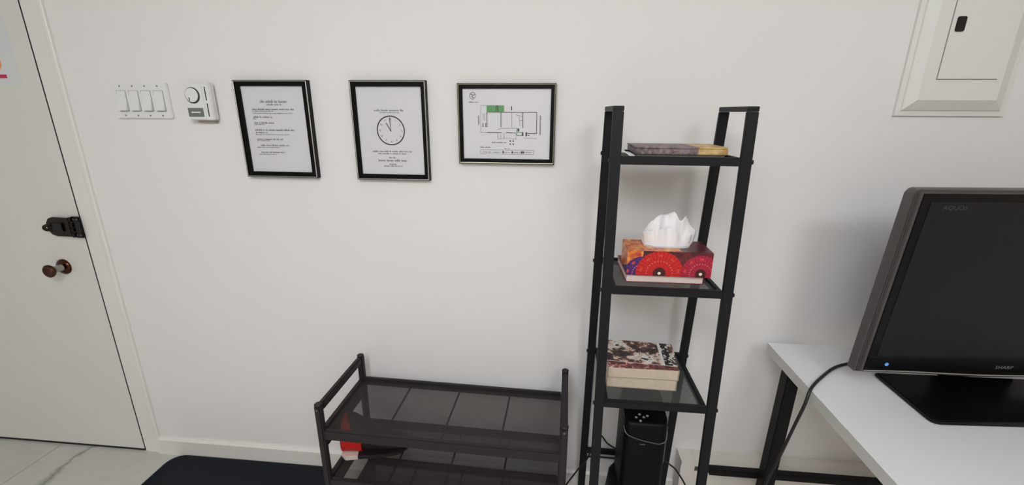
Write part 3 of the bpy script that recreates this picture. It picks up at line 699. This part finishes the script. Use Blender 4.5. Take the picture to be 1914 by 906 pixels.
for a, b in zip(rows, rows[1:]):
    for i in range(4): bm.faces.new((a[i], a[i+1], b[i+1], b[i]))
o = obj('strip', bm, WHITEP, cp, True); md = o.modifiers.new('thick', 'SOLIDIFY'); md.thickness = .0012; md.offset = 1
cs = thing('paper_scrap', 'tiny white scrap at the right end of the top shelf', 'paper', (.4285, -.262, Z1), R(6), local=True)
bm = B(); prism(bm, [(-.009, -.006), (.007, -.007), (.010, .002), (.002, .008), (-.008, .006)], 'z', 0, .003, .001); obj('scrap', bm, WHITEP, cs)

# ------------------------------------------------------------------ tower heater on the floor below the shelves
tw = thing('tower_heater', 'black tower fan heater with silver buttons under the shelf unit', 'heater', (.316, -.19, 0))
TX0, TX1, TF, TB = .2480, .3835, -.262, -.115
bm = B()
L = []
for z, e in ((.250, 0), (.490, -.001), (.518, -.002)):
    L.append([bm.verts.new((p[0], p[1], z)) for p in rrect(TX0-e, TX1+e, TF, TB, .022)])
n = len(L[0]); top = []
for p in rrect(TX0+.002, TX1-.002, TF+.006, TB-.004, .020):
    top.append(bm.verts.new((p[0], p[1], .524 + .034*(p[1]-TF)/(TB-TF))))
L.append(top)
for a, b in zip(L, L[1:]):
    for i in range(n): bm.faces.new((a[i], a[(i+1) % n], b[(i+1) % n], b[i]))
bm.faces.new(L[0][::-1]); bm.faces.new(top); obj('body', bm, TOWERM, tw, True)
bm = B(); L = []
for z, e in ((.025, .030), (.15, .026), (.225, .018), (.2495, .001)):
    L.append([bm.verts.new((p[0], p[1], z)) for p in rrect(TX0-e, TX1+e*.25, TF-e*.4, TB, .024)])
for a, b in zip(L, L[1:]):
    for i in range(n): bm.faces.new((a[i], a[(i+1) % n], b[(i+1) % n], b[i]))
bm.faces.new(L[0][::-1]); bm.faces.new(L[-1]); obj('lower_body', bm, TOWERM, tw, True)
bm = B(); prism(bm, rrect(TX0-.04, TX1+.03, TF-.03, TB+.02, .04), 'z', 0, .0248, .004); obj('base', bm, TOWERM, tw, True)
for bx, by in ((.285, -.238), (.297, -.226), (.309, -.236), (.321, -.230), (.2965, -.250)):
    bz = .524 + .034*(by-TF)/(TB-TF)
    bm = B(); cyl(bm, (bx, by, bz-.001), .0042, .0035, 'z', 14, .001); obj('button', bm, BTN, tw, True)
bm = B(); tube(bm, [(TX0+.000, TF+.020, .500), (TX0+.003, TF+.004, .490), (TX0+.016, TF-.001, .479), (.300, TF-.001, .466), (.345, TF-.001, .457), (TX1-.022, TF-.001, .457), (TX1-.005, TF+.003, .466), (TX1, TF+.016, .490)], .0016, 8); obj('front_trim', bm, TSIL, tw, True)
bm = B(); tube(bm, [(TX1-.0045, TF+.004, .520), (TX1-.0045, TF+.004, .38)], .0012, 8, False); obj('side_trim', bm, TSIL, tw, True)
bm = B(); box(bm, .299, .316, TF-.0012, TF, .448, .4505); obj('brand_mark', bm, TSIL, tw)

# cords by the shelf unit
def cord(label, pts, r=.003, group='black cords by the wall'):
    bm = B(); tube(bm, pts, r, 8); o = obj('power_cord', bm, CORDM, None, True); tag(o, label, 'cord', group); return o
cord('black cord looping from the tower heater down to the floor on its left', [(.30, -.112, .236), (.292, -.075, .244), (.262, -.065, .254), (.23, -.065, .275), (.207, -.066, .307), (.186, -.070, .319), (.172, -.090, .273), (.155, -.085, .21), (.131, -.065, .15), (.101, -.056, .085), (.072, -.045, .021), (.04, -.035, .004), (-.04, -.03, .0035)])
cord('black cord running level along the wall behind the tower heater', [(.150, -.023, .160), (.179, -.024, .172), (.251, -.025, .173), (.302, -.027, .173), (.36, -.035, .165), (.42, -.045, .12), (.44, -.06, .05), (.45, -.08, .0035)], .0035)
cord('black cord drooping to the floor right of the tower heater', [(.392, -.145, .30), (.41, -.145, .294), (.437, -.150, .277), (.463, -.150, .252), (.503, -.155, .186), (.532, -.160, .10), (.56, -.17, .02), (.60, -.18, .0035)])

# ------------------------------------------------------------------ desk
dk = thing('desk', 'white-topped desk with black steel legs at the right', 'desk', (1.45, -.45, 0))
KX0, KX1, KY0, KY1, KT = .714, 2.15, -.84, -.091, .74
bm = B(); box(bm, KX0+.0006, KX1-.0006, KY0+.0006, KY1-.0006, KT-.032, KT, .0008, 1); obj('desktop', bm, DESKTOP, dk)
bm = B(); box(bm, KX0-.0004, KX0+.0005, KY0, KY1, KT-.0315, KT-.001); obj('edge_band', bm, DESKEDGE, dk)
for lx in (.772, 2.05):
    for ly in (-.150, -.79):
        bm = B(); lean(bm, (lx-.012 if lx < 1 else lx+.012, ly, 0), (lx, ly, KT-.0325), .040, .040, .002); obj('leg', bm, DESKLEG, dk)
    bm = B(); box(bm, lx-.02, lx+.02, -.768, -.172, KT-.070, KT-.0325, .002); obj('leg_rail', bm, DESKLEG, dk)
bm = B(); box(bm, .584, 2.2, -.1285, -.1035, .224, .249, .0015); obj('stretcher', bm, DESKLEG, dk)

# ------------------------------------------------------------------ television on the desk
tv = thing('television', 'black flat television with grey rim standing on the white desk', 'television', (.808, -.352, KT), R(4.6), local=True)
def loc_tv(x, y):
    dx, dy = x-.808, y+.352; a = R(-4.6); return (dx*math.cos(a)-dy*math.sin(a), dx*math.sin(a)+dy*math.cos(a))
TW_, TH_ = .795, .492
TILT = R(4.2)
def tvp(name, bm, m, parent=tv, smooth=False):
    o = obj(name, bm, m, parent, smooth)
    if parent is tv: o.location = (0, 0, .066); o.rotation_euler = (TILT, 0, 0)
    return o
# wavy lower edge of the front
def low(x): return .000 - .010*max(0, math.sin(min(1, max(0, (x-.05)/.33))*math.pi/2))**2 if x <= TW_/2 else low(TW_-x)
N = 24
edge = [(TW_*i/N, low(TW_*i/N)) for i in range(N+1)]
bm = B(); prism(bm, edge + [(TW_, TH_-.012), (TW_-.006, TH_-.003), (TW_-.014, TH_), (.014, TH_), (.006, TH_-.003), (0, TH_-.012)], 'y', 0.0, .032, .004); tvp('housing', bm, TVGREY, smooth=True)
bm = B(); box(bm, .06, TW_-.06, .0325, .095, .05, TH_-.05, .015); tvp('back_cover', bm, mat('tv_back', (26, 26, 28), .6))
bm = B(); edge2 = [(.020+(TW_-.04)*i/N, low(.020+(TW_-.04)*i/N)+.0075) for i in range(N+1)]
prism(bm, edge2 + [(TW_-.020, TH_-.0085), (.020, TH_-.0085)], 'y', -.0025, -.0002, .0008); bz = tvp('bezel', bm, TVBLK)
bm = B(); box(bm, .040, TW_-.040, -.0034, -.0026, .052, TH_-.026); sc = tvp('screen', bm, TVSCR)
bm = B(); box(bm, .0215, TW_-.0215, -.0034, -.0026, .0485, .0505); tvp('bezel_groove', bm, mat('groove_black', (4, 4, 5), .6))
bm = B(); tube(bm, [(p[0], -.003, p[1]-.001) for p in edge2], .0016, 8, False); tvp('silver_line', bm, TVSIL, smooth=True)
bm = B(); prism(bm, [(.006, .004), (.0125, .004), (.0125, TH_-.006), (.006, TH_-.008)], 'y', -.0015, -.0002); tvp('rim_groove', bm, mat('rim_groove', (66, 64, 63), .5, .4))
bm = B(); cyl(bm, (.074, -.0026, .0265), .0050, -.0006, 'y', 16); tvp('power_light', bm, LED)
s = text_bm('SHARP', .0135); M_ = Matrix.Translation((.378, -.0034, .0215)) @ Matrix.Diagonal((1.15, 1, 1, 1)); bmesh.ops.transform(s, matrix=M_, verts=s.verts); tvp('brand_lettering', s, TVTXT)
s = text_bm('AQUOS', .0145); M_ = Matrix.Translation((.0985, -.0037, TH_-.041)) @ Matrix.Diagonal((1.1, 1, 1, 1)); bmesh.ops.transform(s, matrix=M_, verts=s.verts); tvp('series_lettering', s, TVTXT2)
# stand
P4 = [loc_tv(*q) for q in ((.930, -.262), (.929, -.446), (.931, -.456), (.937, -.463), (.948, -.4665), (1.150, -.4515), (1.420, -.430), (1.440, -.418), (1.425, -.250))]
bm = B(); prism(bm, P4, 'z', .0008, .0145, .003); obj('stand_base', bm, TVBLK, tv, True)
bm = B(); box(bm, .29, .50, .060, .085, .0146, .13, .004); obj('stand_neck', bm, TVBLK, tv)

# cord from the television over the desk edge
bm = B(); tube(bm, [(1.00, -.262, .80), (.955, -.225, .765), (.905, -.203, .7455), (.840, -.232, .7445), (.771, -.290, .7445), (.728, -.332, .7455), (.7085, -.352, .738), (.697, -.362, .700), (.694, -.345, .62), (.690, -.325, .52), (.683, -.31, .43), (.670, -.30, .33), (.66, -.29, .2), (.655, -.28, .06), (.64, -.27, .0045)], .0042, 10)
tag(obj('power_cord', bm, CORDM, None, True), 'black cord running from the television over the desk edge', 'cord', 'black cords by the wall')

# ------------------------------------------------------------------ ceiling lamps (above the picture; the third is added fill)
for i, (lx, ly, dia, watts, c) in enumerate(LIGHTS):
    t = thing('ceiling_lamp', ('round dome ceiling lamp over the right half of the room', 'round dome ceiling lamp over the door half of the room', 'added unseen fill lamp, a round dome near the wall opposite the pictures')[i], 'ceiling lamp', (lx, ly, CEIL-.06), group='ceiling lamps')
    bm = B(); cyl(bm, (lx, ly, CEIL-.05), dia/2+.02, .05, 'z', 40, .006); obj('lamp_base', bm, PLAST, t, True)
    rr, hh = dia/2, dia*.26
    area = math.pi*(rr*rr+hh*hh)
    g = bpy.data.materials.new('lamp_glow'); g.use_nodes = True; pb = g.node_tree.nodes['Principled BSDF']
    pb.inputs['Base Color'].default_value = (.9, .9, .9, 1); pb.inputs['Emission Color'].default_value = c + (1,)
    pb.inputs['Emission Strength'].default_value = watts/(math.pi*area)
    bm = B(); lathe(bm, [(rr*math.sin(R(q)), -hh*math.cos(R(q))) for q in (4, 15, 30, 45, 60, 75, 90)], Matrix.Translation((lx, ly, CEIL-.0505)), 24)
    obj('glass_dome', bm, g, t, True)

for o in bpy.data.objects:
    if '_w' in o: del o['_w']
